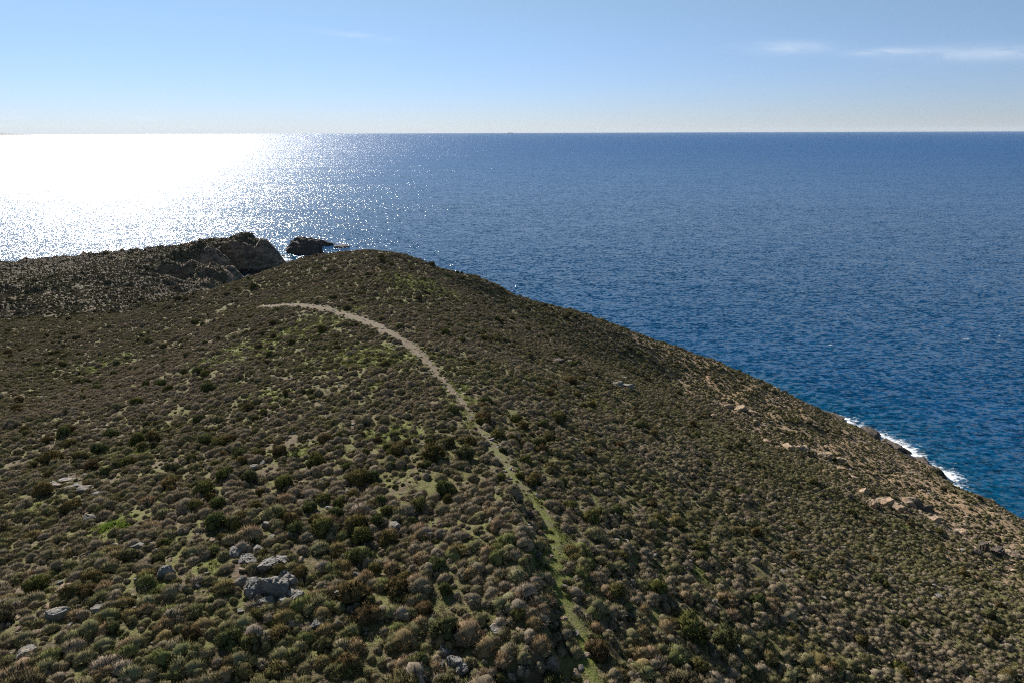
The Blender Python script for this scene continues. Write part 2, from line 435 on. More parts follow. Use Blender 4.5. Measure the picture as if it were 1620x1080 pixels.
mt, k = material('maquis_soil')
pos = k.n('ShaderNodeNewGeometry').outputs['Position']
att = k.n('ShaderNodeAttribute', attribute_name='cover')
sp = k.n('ShaderNodeSeparateColor', ins={0: att.outputs['Color']})
bare, green, clf = sp.outputs[0], sp.outputs[1], sp.outputs[2]
n1 = k.noise(pos, 0.5, 4, 0.6); n2 = k.noise(pos, 3.0, 5, 0.65); n3 = k.noise(pos, 14.0, 3, 0.6); n4 = k.noise(pos, 0.09, 3, 0.5)
soil = k.mix(n2, (0.070, 0.053, 0.036), (0.165, 0.125, 0.082))
grass = k.mix(n2, (0.080, 0.082, 0.028), (0.158, 0.148, 0.054))
lush = k.mix(n3, (0.082, 0.096, 0.026), (0.155, 0.162, 0.045))
cov = k.mix(k.ramp(n1, 0.36, 0.58), soil, grass)
cov = k.mix(k.ramp(k.math('ADD', green, k.math('MULTIPLY', n2, 0.4)), 0.5, 1.0), cov, lush)
rock = k.mix(k.noise(pos, 1.2, 6, 0.7), (0.135, 0.097, 0.064), (0.385, 0.268, 0.160))
rock = k.mix(k.ramp(n4, 0.4, 0.62), rock, (0.245, 0.178, 0.118))
cov = k.mix(k.ramp(k.math('ADD', bare, k.math('MULTIPLY', n2, 0.5)), 0.55, 0.95), cov, rock)
vor = k.n('ShaderNodeTexVoronoi', feature='F1', ins={'Vector': pos, 'Scale': 5.0, 'Randomness': 1.0})
peb = k.ramp(vor.outputs['Distance'], 0.12, 0.2, 1.0, 0.0)
pebm = k.math('MULTIPLY', peb, k.ramp(k.noise(pos, 0.8, 2), 0.52, 0.64))
cov = k.mix(pebm, cov, (0.36, 0.33, 0.29))
strata = k.noise(k.mapping(pos, rot=(0.25, 0.3, 0), scale=(0.22, 0.22, 1.5)), 0.55, 5, 0.7)
crk = k.mix(k.ramp(k.math('ADD', k.math('MULTIPLY', strata, 0.6), k.math('MULTIPLY', k.noise(pos, 0.30, 5, 0.7), 0.4)), 0.38, 0.62), (0.065, 0.052, 0.044), (0.37, 0.275, 0.20))
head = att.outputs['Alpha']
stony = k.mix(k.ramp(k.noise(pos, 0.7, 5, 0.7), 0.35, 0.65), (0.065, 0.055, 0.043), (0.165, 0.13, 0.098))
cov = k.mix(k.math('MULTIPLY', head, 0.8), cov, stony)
cov = k.mix(k.math('MULTIPLY', clf, 0.8), cov, crk)
zz = k.n('ShaderNodeSeparateXYZ', ins={0: pos}).outputs[2]
wet = k.ramp(k.math('ADD', zz, k.math('MULTIPLY', n1, 1.0)), 3.0, 1.5)
cov = k.mix(wet, cov, (0.035, 0.03, 0.026))
hb = k.math('ADD', k.math('MULTIPLY', n2, 0.25), k.math('MULTIPLY', n3, 0.08))
hb = k.math('ADD', hb, k.math('MULTIPLY', pebm, 0.06))
hb = k.math('ADD', hb, k.math('MULTIPLY', k.math('MULTIPLY', k.noise(pos, 1.1, 6, 0.75), clf), 1.2))
bmp = k.n('ShaderNodeBump', ins={'Height': hb, 'Distance': 1.0, 'Strength': 0.9})
bs = k.n('ShaderNodeBsdfPrincipled', ins={'Base Color': cov, 'Roughness': 0.95, 'Specular IOR Level': 0.15, 'Normal': bmp.outputs[0]})
k.put(k.out.inputs[0], bs.outputs[0])
SOIL = mt
gnd = tag(link('ground', gm, mat=mt), kind='structure')

# ------------------------------------------------------------------ footpath: trodden soil lying on the ground
mt, k = material('trodden_earth')
pos = k.n('ShaderNodeNewGeometry').outputs['Position']
att = k.n('ShaderNodeAttribute', attribute_name='worn').outputs['Fac']
n2, n3 = k.noise(pos, 2.2, 5, 0.65), k.noise(pos, 11, 4, 0.6)
earth = k.mix(n3, (0.078, 0.064, 0.045), (0.172, 0.138, 0.096))
gr = k.mix(n3, (0.075, 0.092, 0.022), (0.15, 0.16, 0.042))
c0 = k.mix(k.ramp(k.math('ADD', att, k.math('MULTIPLY', k.noise(pos, 0.9, 5, 0.7), 1.1)), 0.72, 1.12), gr, earth)
bmp = k.n('ShaderNodeBump', ins={'Height': k.math('MULTIPLY', k.math('ADD', n2, n3), 0.06), 'Distance': 1.0})
k.put(k.out.inputs[0], k.n('ShaderNodeBsdfPrincipled', ins={'Base Color': c0, 'Roughness': 0.95, 'Specular IOR Level': 0.1, 'Normal': bmp.outputs[0]}).outputs[0])
PN = 900
PP, pt = densify(PATHD, PN)
tang = np.gradient(PP, axis=0); tang /= np.linalg.norm(tang, axis=1)[:, None]
nrm = np.c_[-tang[:, 1], tang[:, 0]]
ww = np.interp(PP[:, 1], PATHD[::-1, 1], PATHW[::-1])
ww = np.interp(pt, PATHT * pt[-1] / PATHT[-1], PATHW)
NA = 9
off = np.linspace(-1, 1, NA)
wl = ww * (1 + 1.5 * fbm(PP[:, 0] * 1.0, PP[:, 1], 1.6, 3, 201)); wr = ww * (1 + 1.5 * fbm(PP[:, 0], PP[:, 1], 1.6, 3, 301))
V = np.zeros((PN, NA, 3)); 
for a, o_ in enumerate(off):
    wv = np.where(o_ < 0, wl, wr) * o_
    V[:, a, :2] = PP + nrm * wv[:, None]
V[:, :, 2] = ground(V[:, :, 0], V[:, :, 1]) + 0.05 * (1 - np.abs(off)[None] ** 3) - 0.012
idx = np.arange(PN * NA).reshape(PN, NA)
q = np.stack([idx[:-1, :-1], idx[:-1, 1:], idx[1:, 1:], idx[1:, :-1]], -1).reshape(-1, 4)
pm = mesh_np('path', V.reshape(-1, 3), q, True)
wa = pm.attributes.new('worn', 'FLOAT', 'POINT')
worn = np.interp(PP[:, 1], [0, 30, 45, 55, 62, 100], [0.22, 0.25, 0.42, 0.62, 0.75, 0.8])
wa.data.foreach_set('value', np.repeat(worn, NA).astype(np.float32))
tag(link('path', pm, mat=mt), kind='structure')

# ------------------------------------------------------------------ sea
def grow(a, b, step, k=1.35):
    out, x = [], a
    s = step
    sg = 1 if b > a else -1
    while (x - b) * sg < 0:
        s *= k; x += sg * s; out.append(x)
    out[-1] = b
    return out
FAR = 75000.0
sx = np.array(sorted(grow(-330, -FAR, 2.5) + list(np.arange(-330, 250.1, 1.6)) + grow(250, FAR, 2.5)))
sy = np.array(sorted(grow(-30, -9000, 2.5) + list(np.arange(-30, 430.1, 1.6)) + grow(430, FAR, 2.5)))
SX, SY = np.meshgrid(sx, sy)
inside = (SX > -330) & (SX < 200) & (SY > -30) & (SY < 440)
HS = np.where(inside, ground(SX, SY), -25.0)
SZ = np.zeros_like(SX)
# open swell as real relief near the coast
nearw = np.exp(-np.hypot(SX - 20, SY - 150) / 260.0)
SZ += nearw * (0.10 * fbm(SX * 0.45 + SY * 0.12, SY - SX * 0.14, 9.0, 2, 131) + 0.12 * fbm(SX * 0.6, SY, 5.0, 2, 171))
# distance to the shore over the shallow floor
shal = np.clip(1 + HS / 6.0, 0, 1)
dry = HS > 0.15
df = np.where(dry, 0.0, 60.0)
for _ in range(14):      # grown outwards ring by ring, 1.6 m each
    e = df.copy()
    e[1:] = np.minimum(e[1:], df[:-1] + 1.6); e[:-1] = np.minimum(e[:-1], df[1:] + 1.6)
    e[:, 1:] = np.minimum(e[:, 1:], df[:, :-1] + 1.6); e[:, :-1] = np.minimum(e[:, :-1], df[:, 1:] + 1.6)
    df = e
swash = np.exp(-df / 2.2)
surf_here = np.zeros_like(SX)
for px, py, r in [(1350, 672, 9), (1395, 690, 8), (1425, 712, 7), (1490, 748, 6), (1340, 665, 7), (440, 424, 12), (470, 408, 14), (545, 392, 14), (965, 515, 6)]:
    x, y, _ = at(px, py, 0)
    surf_here = np.maximum(surf_here, np.exp(-((SX - x) ** 2 + (SY - y) ** 2) / (r * r)))
foam = np.clip(swash * 0.42 + surf_here * np.exp(-df / 6.5) * 1.25, 0, 1) * inside
idx = np.arange(SX.size).reshape(SX.shape)
q = np.stack([idx[:-1, :-1], idx[:-1, 1:], idx[1:, 1:], idx[1:, :-1]], -1).reshape(-1, 4)
q = q[(HS.ravel()[q] < 3.0).any(1)]
sm = mesh_np('sea', np.stack([SX, SY, SZ], -1).reshape(-1, 3), q, True)
ca = sm.attributes.new('shore', 'FLOAT_COLOR', 'POINT')
ca.data.foreach_set('color', np.stack([foam, shal, swash, np.ones_like(SX)], -1).reshape(-1, 4).astype(np.float32).ravel())

mt, k = material('sea_water')
gn_ = k.n('ShaderNodeNewGeometry')
pos = gn_.outputs['Position']
att = k.n('ShaderNodeAttribute', attribute_name='shore')
sp = k.n('ShaderNodeSeparateColor', ins={0: att.outputs['Color']})
foam_, shal_ = sp.outputs[0], sp.outputs[1]
slope = None
for (rot, sc, freq, det, amp) in [(-0.16, (0.30, 1.0, 1), 0.085, 1.0, 0.09), (-0.22, (0.34, 1.0, 1), 0.62, 2.0, 0.55), (0.12, (0.6, 1.0, 1), 1.25, 2.0, 0.98), (0.4, (0.8, 1.0, 1), 3.1, 2.0, 0.38)]:
    v = k.mapping(pos, rot=(0, 0, rot), scale=sc)
    c = k.noise(v, freq, det, 0.55, out='Color')
    c = k.vmath('SCALE', k.vmath('SUBTRACT', c, (0.5, 0.5, 0.5)), amp)
    slope = c if slope is None else k.vmath('ADD', slope, c)
gust = k.ramp(k.noise(k.mapping(pos, rot=(0, 0, -0.12), scale=(0.22, 1, 1)), 0.010, 4, 0.55), 0.3, 0.7, 0.78, 1.2)
# far out the ripples are finer than anything one could tell apart: their slopes become roughness
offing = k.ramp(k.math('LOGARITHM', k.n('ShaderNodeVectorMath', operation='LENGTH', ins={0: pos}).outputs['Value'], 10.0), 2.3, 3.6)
slope = k.vmath('SCALE', k.vmath('MULTIPLY', slope, (1.9, 1.45, 0.0)), k.math('MULTIPLY', gust, k.math('ADD', 1.0, k.math('MULTIPLY', offing, 0.35))))
nrm_ = k.vmath('NORMALIZE', k.vmath('ADD', gn_.outputs['Normal'], slope))
n_big = k.noise(k.mapping(pos, scale=(0.4, 1, 1)), 0.03, 3, 0.5)
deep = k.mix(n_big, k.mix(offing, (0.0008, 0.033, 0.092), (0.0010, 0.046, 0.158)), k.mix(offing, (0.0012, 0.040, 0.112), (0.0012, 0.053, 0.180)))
shallow = (0.002, 0.056, 0.088)
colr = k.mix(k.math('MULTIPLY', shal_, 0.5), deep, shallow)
fn = k.noise(k.mapping(pos, rot=(0, 0, -0.3), scale=(0.6, 1, 1)), 1.3, 6, 0.75)
fm = k.ramp(k.math('ADD', foam_, k.math('MULTIPLY', k.math('SUBTRACT', fn, 0.5), 2.4)), 0.52, 1.1)
wc = k.ramp(k.noise(k.mapping(pos, rot=(0, 0, -0.25), scale=(0.5, 1, 1)), 0.22, 4, 0.62), 0.71, 0.76)
fm = k.math('MAXIMUM', fm, k.math('MULTIPLY', wc, k.math('MULTIPLY', k.math('SUBTRACT', 1.0, offing), 0.7)))
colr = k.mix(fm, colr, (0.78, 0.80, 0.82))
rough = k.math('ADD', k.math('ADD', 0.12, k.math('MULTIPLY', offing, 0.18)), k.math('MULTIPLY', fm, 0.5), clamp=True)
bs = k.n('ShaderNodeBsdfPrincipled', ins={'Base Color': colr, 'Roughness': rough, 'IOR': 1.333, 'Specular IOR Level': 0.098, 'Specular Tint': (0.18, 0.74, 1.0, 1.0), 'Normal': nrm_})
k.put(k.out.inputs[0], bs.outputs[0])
tag(link('sea', sm, mat=mt), kind='structure')


# ------------------------------------------------------------------ rocks
def rock_material(name, lo, hi, lichen):
    mt, k = material(name)
    oc = k.n('ShaderNodeTexCoord').outputs['Object']
    oi = k.n('ShaderNodeObjectInfo')
    v = k.vmath('ADD', oc, k.vmath('SCALE', oi.outputs['Location'], 0.37))
    a, b, c = k.noise(v, 2.5, 6, 0.7), k.noise(v, 9, 5, 0.7), k.noise(v, 1.3, 4, 0.6)
    col = k.mix(k.ramp(a, 0.3, 0.7), lo, hi)
    col = k.mix(k.ramp(c, 0.52, 0.66, 0, 0.7), col, lichen)
    col = k.mix(k.ramp(b, 0.6, 0.72, 0, 0.6), col, (0.06, 0.055, 0.05))
    hgt = k.math('ADD', k.math('MULTIPLY', a, 0.35), k.math('MULTIPLY', b, 0.14))
    bmp = k.n('ShaderNodeBump', ins={'Height': hgt, 'Distance': 0.6, 'Strength': 1.0})
    k.put(k.out.inputs[0], k.n('ShaderNodeBsdfPrincipled', ins={'Base Color': col, 'Roughness': 0.9, 'Specular IOR Level': 0.2, 'Normal': bmp.outputs[0]}).outputs[0])
    return mt
GREY = rock_material('grey_limestone', (0.105, 0.103, 0.10), (0.28, 0.262, 0.24), (0.27, 0.205, 0.14))
TAN = rock_material('tan_schist', (0.19, 0.14, 0.10), (0.40, 0.29, 0.19), (0.26, 0.23, 0.20))
DARK = rock_material('dark_shore_rock', (0.05, 0.042, 0.036), (0.125, 0.10, 0.082), (0.09, 0.075, 0.064))


def ico(sub):
    bm = bmesh.new()
    bmesh.ops.create_icosphere(bm, subdivisions=sub, radius=1.0)
    V = np.array([v.co[:] for v in bm.verts]); Fc = np.array([[v.index for v in f.verts] for f in bm.faces])
    bm.free()
    return V, Fc
ICO = {i: ico(i) for i in (1, 2, 3, 4)}


def rock_mesh(seed, dims, sub=3, cuts=9, rough=0.16):
    r = np.random.default_rng(seed)
    V, Fc = ICO[sub]
    V = V.copy()
    for _ in range(cuts):      # broken faces: everything beyond a plane is pressed onto it
        nrm = r.normal(size=3); nrm /= np.linalg.norm(nrm)
        if r.random() < 0.3: nrm = np.array([0, 0, 1.0]) + r.normal(size=3) * 0.2; nrm /= np.linalg.norm(nrm)
        d = r.uniform(0.45, 0.85)
        over = V @ nrm - d
        V = V - np.where(over > 0, over, 0)[:, None] * nrm
    o = r.uniform(0, 99, 3)
    nz = fbm(V[:, 0] * 1.3 + o[0] + V[:, 2] * 0.8, V[:, 1] * 1.3 + o[1] - V[:, 2] * 0.9, 0.8, 4, seed % 900, 0.6)
    n2_ = np.abs(fbm(V[:, 0] * 3.1 + o[1] + V[:, 2] * 1.7, V[:, 1] * 3.1 + o[2] - V[:, 2] * 2.3, 0.8, 3, seed % 700 + 5, 0.6))
    n3_ = fbm(V[:, 0] * 8 + V[:, 2] * 5.0, V[:, 1] * 8 - V[:, 2] * 6.1, 0.8, 2, seed % 500 + 9)
    V = V * (1 + rough * 1.5 * nz - rough * 1.5 * n2_ + rough * (0.18 if sub > 3 else 0.1) * n3_)[:, None]
    V = V * np.array(dims) * 0.62
    return mesh_np('rock', V, Fc, False)


LAND = []        # landmarks used to tell the shrubs apart: (px, py, phrase)
RS = []          # (x, y, r) kept free of shrubs


def boulder(px, py, w, h, mat, label, name='boulder', cat='boulder', seed=None, sub=4, d=None, rz=None, sink=0.46, cuts=14, group=None):
    """w, h: size in photo pixels at that place"""
    x, y, z = spot(px, py + h * 0.42)
    dist = project(x, y, z)[2]
    W_, H_ = w / F * dist, h / F * dist
    D_ = d if d else 0.75 * W_
    sd_ = seed if seed is not None else int(px * 7 + py * 13)
    o = link(name, rock_mesh(sd_, (W_ * 0.85, D_ * 0.85, H_ * 0.9), sub if w > 16 else 2, cuts, 0.26), mat=mat)
    o.location = (x, y + D_ * 0.2, gz(x, y + D_ * 0.2) + H_ * (0.5 - sink))
    o.rotation_euler = (0, 0, rz if rz is not None else (sd_ % 60 - 30) / 60.0)
    tag(o, label, cat, group)
    RS.append((x, y + D_ * .2, 0.45 * max(W_, D_)))
    return o


def outcrop(px, py, pieces, mat, label, cat='rock outcrop'):
    """an outcrop is one thing; each block that stands out of it is a part. pieces: (dpx, dpy, w, h, depth m, tilt)"""
    x, y, z = spot(px, py)
    root = link('rock_outcrop', None)
    root.location = (x, y, z)
    tag(root, label, cat)
    for i, (dx, dy, w, h, dep, tl) in enumerate(pieces):
        bx, by, bz = spot(px + dx, py + dy + h * 0.45)
        dist = project(bx, by, bz)[2]
        W_, H_ = w / F * dist, h / F * dist
        o = link('rock_block', rock_mesh(int(px * 3 + py + i * 31), (W_, dep, H_ * 1.2), 4 if py > 800 else 3, 15, 0.3), root, mat)
        o.location = (bx - x, by + dep * 0.25 - y, gz(bx, by + dep * .25) + H_ * 0.04 - z)
        o.rotation_euler = (tl, (i % 3 - 1) * 0.15, (i * 37 % 50 - 25) / 50.0)
        RS.append((bx, by + dep * .25, 0.42 * max(W_, dep)))
    return root


outcrop(425, 915, [(4, 2, 44, 52, 1.1, -0.15), (-26, 12, 34, 42, 1.0, 0.1), (30, -6, 30, 40, .9, .2), (-6, -22, 34, 26, .9, 0.1), (22, -30, 26, 20, .8, 0), (-34, -34, 30, 20, .8, 0.1), (-54, -44, 24, 16, .7, 0), (40, 24, 26, 22, .7, 0.1), (24, 30, 18, 20, .6, 0), (-46, 2, 20, 20, .6, 0), (-4, 34, 24, 18, .6, .1), (-18, -50, 22, 14, .6, 0)], GREY,
        'largest blue-grey pitted limestone outcrop rising among the shrubs left of centre, low in the picture')
LAND.append((425, 915, 'the largest blue-grey outcrop'))
boulder(91, 957, 42, 50, GREY, 'upright grey boulder with a flat sunlit tan top near the lower left corner', d=1.0, cuts=12); LAND.append((91, 957, 'the tan-topped upright boulder'))
boulder(257, 898, 38, 34, GREY, 'angular wedge-shaped grey rock between shrubs left of the largest outcrop'); LAND.append((257, 898, 'the wedge-shaped grey rock'))
boulder(283, 927, 32, 22, GREY, 'smooth dark grey slab leaning just below the wedge-shaped rock')
boulder(218, 858, 30, 28, GREY, 'rough grey rock right below the bright green herb patch')
boulder(200, 846, 16, 14, TAN, 'small tan rock tucked between the green herb patch and the rough grey rock')
boulder(144, 814, 30, 22, GREY, 'rounded dark grey boulder just left of and above the bright green herb patch'); LAND.append((144, 790, 'the rounded boulder above the herbs'))
boulder(401, 733, 20, 20, GREY, 'solitary round pale grey boulder among brown shrubs, high on the left slope'); LAND.append((401, 733, 'the solitary round pale boulder'))
outcrop(105, 766, [(-22, 0, 34, 14, .9, 0), (6, 2, 30, 12, .8, .1), (28, 6, 26, 14, .8, 0), (-2, -8, 26, 8, .7, 0), (46, 12, 18, 10, .5, 0)], GREY, 'low broken outcrop of pale rubble blocks far left, above the herb patch')
LAND.append((105, 766, 'the low pale rubble outcrop'))
boulder(426, 826, 26, 20, GREY, 'blue-grey rock half hidden by dark shrubs above the largest outcrop'); LAND.append((426, 822, 'the half hidden blue-grey rock'))
boulder(499, 982, 32, 26, GREY, 'knobbly grey boulder with white pits below right of the largest outcrop'); LAND.append((499, 982, 'the knobbly white-pitted boulder'))
boulder(539, 932, 26, 22, GREY, 'smooth bluish egg-shaped boulder right of the largest outcrop'); LAND.append((539, 932, 'the bluish egg-shaped boulder'))
boulder(151, 961, 30, 14, GREY, 'flat dark slab lying right of the tan-topped upright boulder')
boulder(166, 952, 14, 14, GREY, 'small dark stone at the right end of the flat slab')
boulder(32, 1028, 40, 44, GREY, 'squat teal-grey boulder close to the lower left corner, partly in shade', d=1.0); LAND.append((32, 1028, 'the squat teal-grey corner boulder'))
boulder(105, 925, 36, 22, TAN, 'tan rock slab directly above the tan-topped upright boulder', d=.7)
outcrop(716, 1040, [(0, 0, 30, 30, .7, 0), (14, 16, 22, 24, .6, 0.2), (-14, -14, 24, 18, .5, 0), (-22, 10, 16, 16, .5, 0)], GREY, 'narrow outcrop of pale pitted blocks at the lower edge, left of the trail'); LAND.append((716, 1040, 'the narrow pale outcrop low down'))
boulder(786, 993, 30, 20, GREY, 'lichen-flecked grey rock cap showing above shrubs, right of the narrow pale outcrop'); LAND.append((786, 993, 'the lichen-flecked rock cap'))
boulder(822, 996, 20, 16, TAN, 'small tan-capped rock just right of the lichen-flecked rock cap')
boulder(903, 829, 11, 9, GREY, 'small white stone on the right bank of the trail bend'); LAND.append((903, 829, 'the white stone by the trail bend'))
boulder(890, 812, 9, 8, GREY, 'small pale stone just above the white stone by the trail bend')
boulder(622, 826, 30, 24, GREY, 'shaded blue rock in the middle of the slope left of the trail bend'); LAND.append((622, 826, 'the shaded blue rock'))
boulder(564, 906, 18, 16, GREY, 'bright blue-white stone left of the slope centre, between dark shrubs')
boulder(598, 816, 14, 10, GREY, 'pale fist of rock just left of the shaded blue rock')
boulder(265, 706, 14, 10, GREY, 'small white rock high on the left slope above the pale rubble outcrop')
boulder(520, 800, 15, 12, GREY, 'lone pale rock midway up the slope, above the bluish egg-shaped boulder'); LAND.append((520, 800, 'the lone pale rock midway up'))
boulder(338, 850, 20, 14, TAN, 'tan flat stone on the slope between wedge rock and half hidden blue-grey rock')
boulder(905, 690, 12, 8, GREY, 'small grey stone right of the path among brown cushions')
outcrop(984, 604, [(-6, 0, 18, 16, 1.6, 0), (10, 4, 20, 14, 1.6, 0.1), (2, -8, 14, 8, 1.2, 0)], GREY, 'dark jagged outcrop alone on the far right slope, casting deep shade'); LAND.append((984, 604, 'the lone jagged outcrop'))
outcrop(890, 568, [(-8, 0, 20, 10, 1.8, 0), (10, 3, 18, 10, 1.8, 0)], DARK, 'small dark outcrop on the right brow above the lone jagged one')
# the ledge line of tan rock down the seaward slope
outcrop(1399, 786, [(0, 0, 26, 34, 1.6, 0), (-18, 6, 22, 22, 1.4, 0), (20, 10, 26, 26, 1.5, .1), (40, 4, 30, 22, 1.6, 0), (-30, -12, 20, 16, 1.2, 0)], TAN, 'tallest orange-tan crag of the rock line on the seaward slope'); LAND.append((1399, 786, 'the tallest orange-tan crag'))
outcrop(1440, 790, [(4, 0, 28, 24, 1.6, 0), (26, 10, 24, 18, 1.4, 0), (-8, 12, 18, 14, 1, 0)], DARK, 'dark grey crag joined to the right side of the tallest tan crag')
outcrop(1262, 703, [(-14, 0, 24, 18, 1.8, 0), (10, 4, 26, 20, 1.8, 0), (30, 8, 18, 14, 1.4, 0)], TAN, 'tan and grey crag near the upper end of the seaward rock line'); LAND.append((1262, 703, 'the upper crag of the rock line'))
outcrop(1308, 716, [(0, 0, 26, 20, 1.8, 0), (22, 8, 22, 16, 1.5, 0.1)], TAN, 'crag of tan blocks just below right of the upper crag')
boulder(1330, 738, 18, 12, TAN, 'flat tan boulder in the rock line midway between upper and tallest crags')
boulder(1352, 752, 16, 12, TAN, 'orange boulder in the rock line, next up from the tallest crag')
boulder(1214, 694, 20, 14, TAN, 'square brown boulder left of the upper crag')
outcrop(1165, 640, [(-12, 0, 20, 10, 1.6, 0), (8, 4, 22, 12, 1.6, 0), (26, 10, 16, 9, 1.4, 0)], TAN, 'long low ledge of light rock near the top of the seaward slope'); LAND.append((1165, 640, 'the long light ledge'))
boulder(1128, 655, 16, 9, TAN, 'flat pale rock left of the long light ledge')
boulder(1196, 664, 16, 10, TAN, 'pale block below the right end of the long light ledge')
outcrop(1561, 858, [(0, 0, 20, 34, 1.5, 0), (18, 10, 22, 22, 1.4, 0), (-16, 12, 18, 18, 1.2, 0)], DARK, 'dark upright crag near the right edge, below the shoreline'); LAND.append((1561, 858, 'the dark crag near the right edge'))
boulder(1600, 872, 34, 16, TAN, 'orange slab touching the right edge of the view'); 
boulder(1520, 838, 26, 12, TAN, 'tan slab up the slope left of the dark right-hand crag')
boulder(1480, 818, 24, 12, TAN, 'long tan slab below the grey joined crag')
outcrop(1492, 930, [(-14, -6, 14, 10, .7, 0), (4, 0, 16, 10, .7, 0), (14, 10, 14, 8, .6, 0), (-6, 12, 12, 8, .6, 0)], GREY, 'scatter of white blocks in shrubs on the lower right slope'); LAND.append((1492, 930, 'the white blocks low on the right'))
boulder(1568, 954, 12, 8, GREY, 'single white stone right of the white blocks on the lower right slope')
boulder(1315, 815, 14, 9, TAN, 'small tan rock among shrubs left of the tallest crag')
# sea stacks off the headland
def sea_rock(px, py, w, h, dep, label, seed, sub=4):
    x, y, _ = at(px, py, 0)
    dist = project(x, y, 0)[2]
    W_, H_ = w / F * dist, h / F * dist * 1.02
    o = link('sea_rock', rock_mesh(seed, (W_ * 0.95, dep, H_ * 2.1), sub, 5, 0.34), mat=DARK)
    o.location = (x, y, 0.0)
    tag(o, label, 'sea rock')
    return o
sea_rock(482, 399, 50, 20, 12, 'larger dark rock islet standing in the channel off the headland tip', 505)
sea_rock(506, 387, 54, 9, 9, 'long flat dark islet behind the larger one, ending in a low point', 611)
sea_rock(540, 391, 22, 3.6, 5, 'low dark skerry barely above the glittering water, right of the islets', 77, 3)
for i, (px, py, w, h, lb) in enumerate([(1318, 659, 26, 7, 'dark shore rock at the upper end of the white surf'), (1372, 687, 34, 9, 'dark shore ledge where the surf breaks hardest'), (1412, 708, 28, 12, 'black wet rock jutting into the surf below the ledge'),
                                        (1462, 736, 24, 8, 'dark shore rock between the two patches of surf')]):
    sea_rock(px, py, w, h, 5, lb, 900 + i, 3)

# ------------------------------------------------------------------ scrub: shapes
def blades(r, n, lobes, ln, wd, up=0.0, core=0.86, jit=0.5):
    """leafy twigs standing out all round a set of domes (centre, radius, height factor)"""
    Vs, Fs, Ns = [], [], []
    base = 0
    for (cx, cy, cz, rad, hf) in lobes:
        C = np.array([cx, cy, cz])
        V0, F0 = ICO[2 if rad > .7 else 1]
        d = V0 * np.array([1, 1, hf])
        nz = 1 + 0.42 * r.normal(size=len(V0)).clip(-1.4, 1.4) * 0.5
        Vs.append(C + d * rad * core * nz[:, None]); Fs.append(F0 + base); base += len(V0); Ns.append(V0)
        m_ = max(30, int(n * rad ** 2 / sum(l[3] ** 2 for l in lobes)))
        u = r.normal(size=(m_, 3)); u[:, 2] = np.abs(u[:, 2]) * 1.05 - 0.22
        u /= np.linalg.norm(u, axis=1)[:, None]
        root = C + u * np.array([1, 1, hf]) * rad * (core - 0.08)
        dr = u + r.normal(size=(m_, 3)) * jit * 0.6 + np.array([0, 0, up])
        dr /= np.linalg.norm(dr, axis=1)[:, None]
        L = ln * rad * r.uniform(0.35, 1.5, m_)
        sd_ = np.cross(dr, r.normal(size=(m_, 3))); sd_ /= np.linalg.norm(sd_, axis=1)[:, None]
        wv = (wd * r.uniform(0.6, 1.4, m_) * 0.5)[:, None]
        Vs.append(np.stack([root - sd_ * wv, root + sd_ * wv, root + dr * L[:, None]], 1).reshape(-1, 3))
        Fs.append(base + np.arange(m_ * 3).reshape(m_, 3))
        un = u * 0.75 + dr * 0.35; un /= np.linalg.norm(un, axis=1)[:, None]
        Ns.append(np.repeat(un, 3, 0))
        base += m_ * 3
    return np.concatenate(Vs), np.concatenate(Fs), np.concatenate(Ns)


def scrub_material(name, ca_, cb_, cc_, trans=0.15, spec=0.05):
    mt, k = material(name)
    oi = k.n('ShaderNodeObjectInfo')
    rnd, loc = oi.outputs['Random'], oi.outputs['Location']
    reg = k.noise(loc, 0.05, 3, 0.6)
    # the seaward slope carries a greener mix
    reg = k.math('ADD', reg, k.ramp(k.n('ShaderNodeSeparateXYZ', ins={0: loc}).outputs[0], 0.0, 35.0, 0.0, 0.12))
    col = k.mix(k.ramp(k.math('ADD', k.math('MULTIPLY', rnd, 0.6), k.math('MULTIPLY', k.math('SUBTRACT', reg, 0.5), 2.6)), 0.0, 0.6), ca_, cb_)
    col = k.mix(k.ramp(k.math('FRACT', k.math('MULTIPLY', rnd, 7.31)), 0.55, 1.0, 0, 0.9), col, cc_)
    oc = k.n('ShaderNodeTexCoord').outputs['Object']
    fine = k.noise(oc, 14.0, 2, 0.6)
    col = k.mix(1.0, col, k.n('ShaderNodeCombineXYZ', ins={0: k.ramp(fine, 0.3, 0.7, 0.72, 1.28), 1: k.ramp(fine, 0.3, 0.7, 0.72, 1.28), 2: k.ramp(fine, 0.3, 0.7, 0.75, 1.25)}).outputs[0], 'MULTIPLY')
    col = k.mix(1.0, col, oi.outputs['Color'], 'MULTIPLY')
    df_ = k.n('ShaderNodeBsdfDiffuse', ins={0: col, 1: 0.6})
    tr = k.n('ShaderNodeBsdfTranslucent', ins={0: col})
    k.put(k.out.inputs[0], k.n('ShaderNodeMixShader', ins={0: trans, 1: df_.outputs[0], 2: tr.outputs[0]}).outputs[0])
    return mt


CUSH = scrub_material('dry_spiny_twigs', (0.240, 0.196, 0.136), (0.178, 0.165, 0.082), (0.270, 0.224, 0.168))
EVER = scrub_material('evergreen_sprays', (0.098, 0.100, 0.045), (0.112, 0.095, 0.056), (0.135, 0.125, 0.060))
HERB = scrub_material('grey_green_herb', (0.085, 0.092, 0.040), (0.115, 0.110, 0.048), (0.080, 0.098, 0.030), 0.25)
LUSH = scrub_material('lush_green_leaves', (0.095, 0.115, 0.030), (0.135, 0.145, 0.042), (0.11, 0.13, 0.03), 0.35)

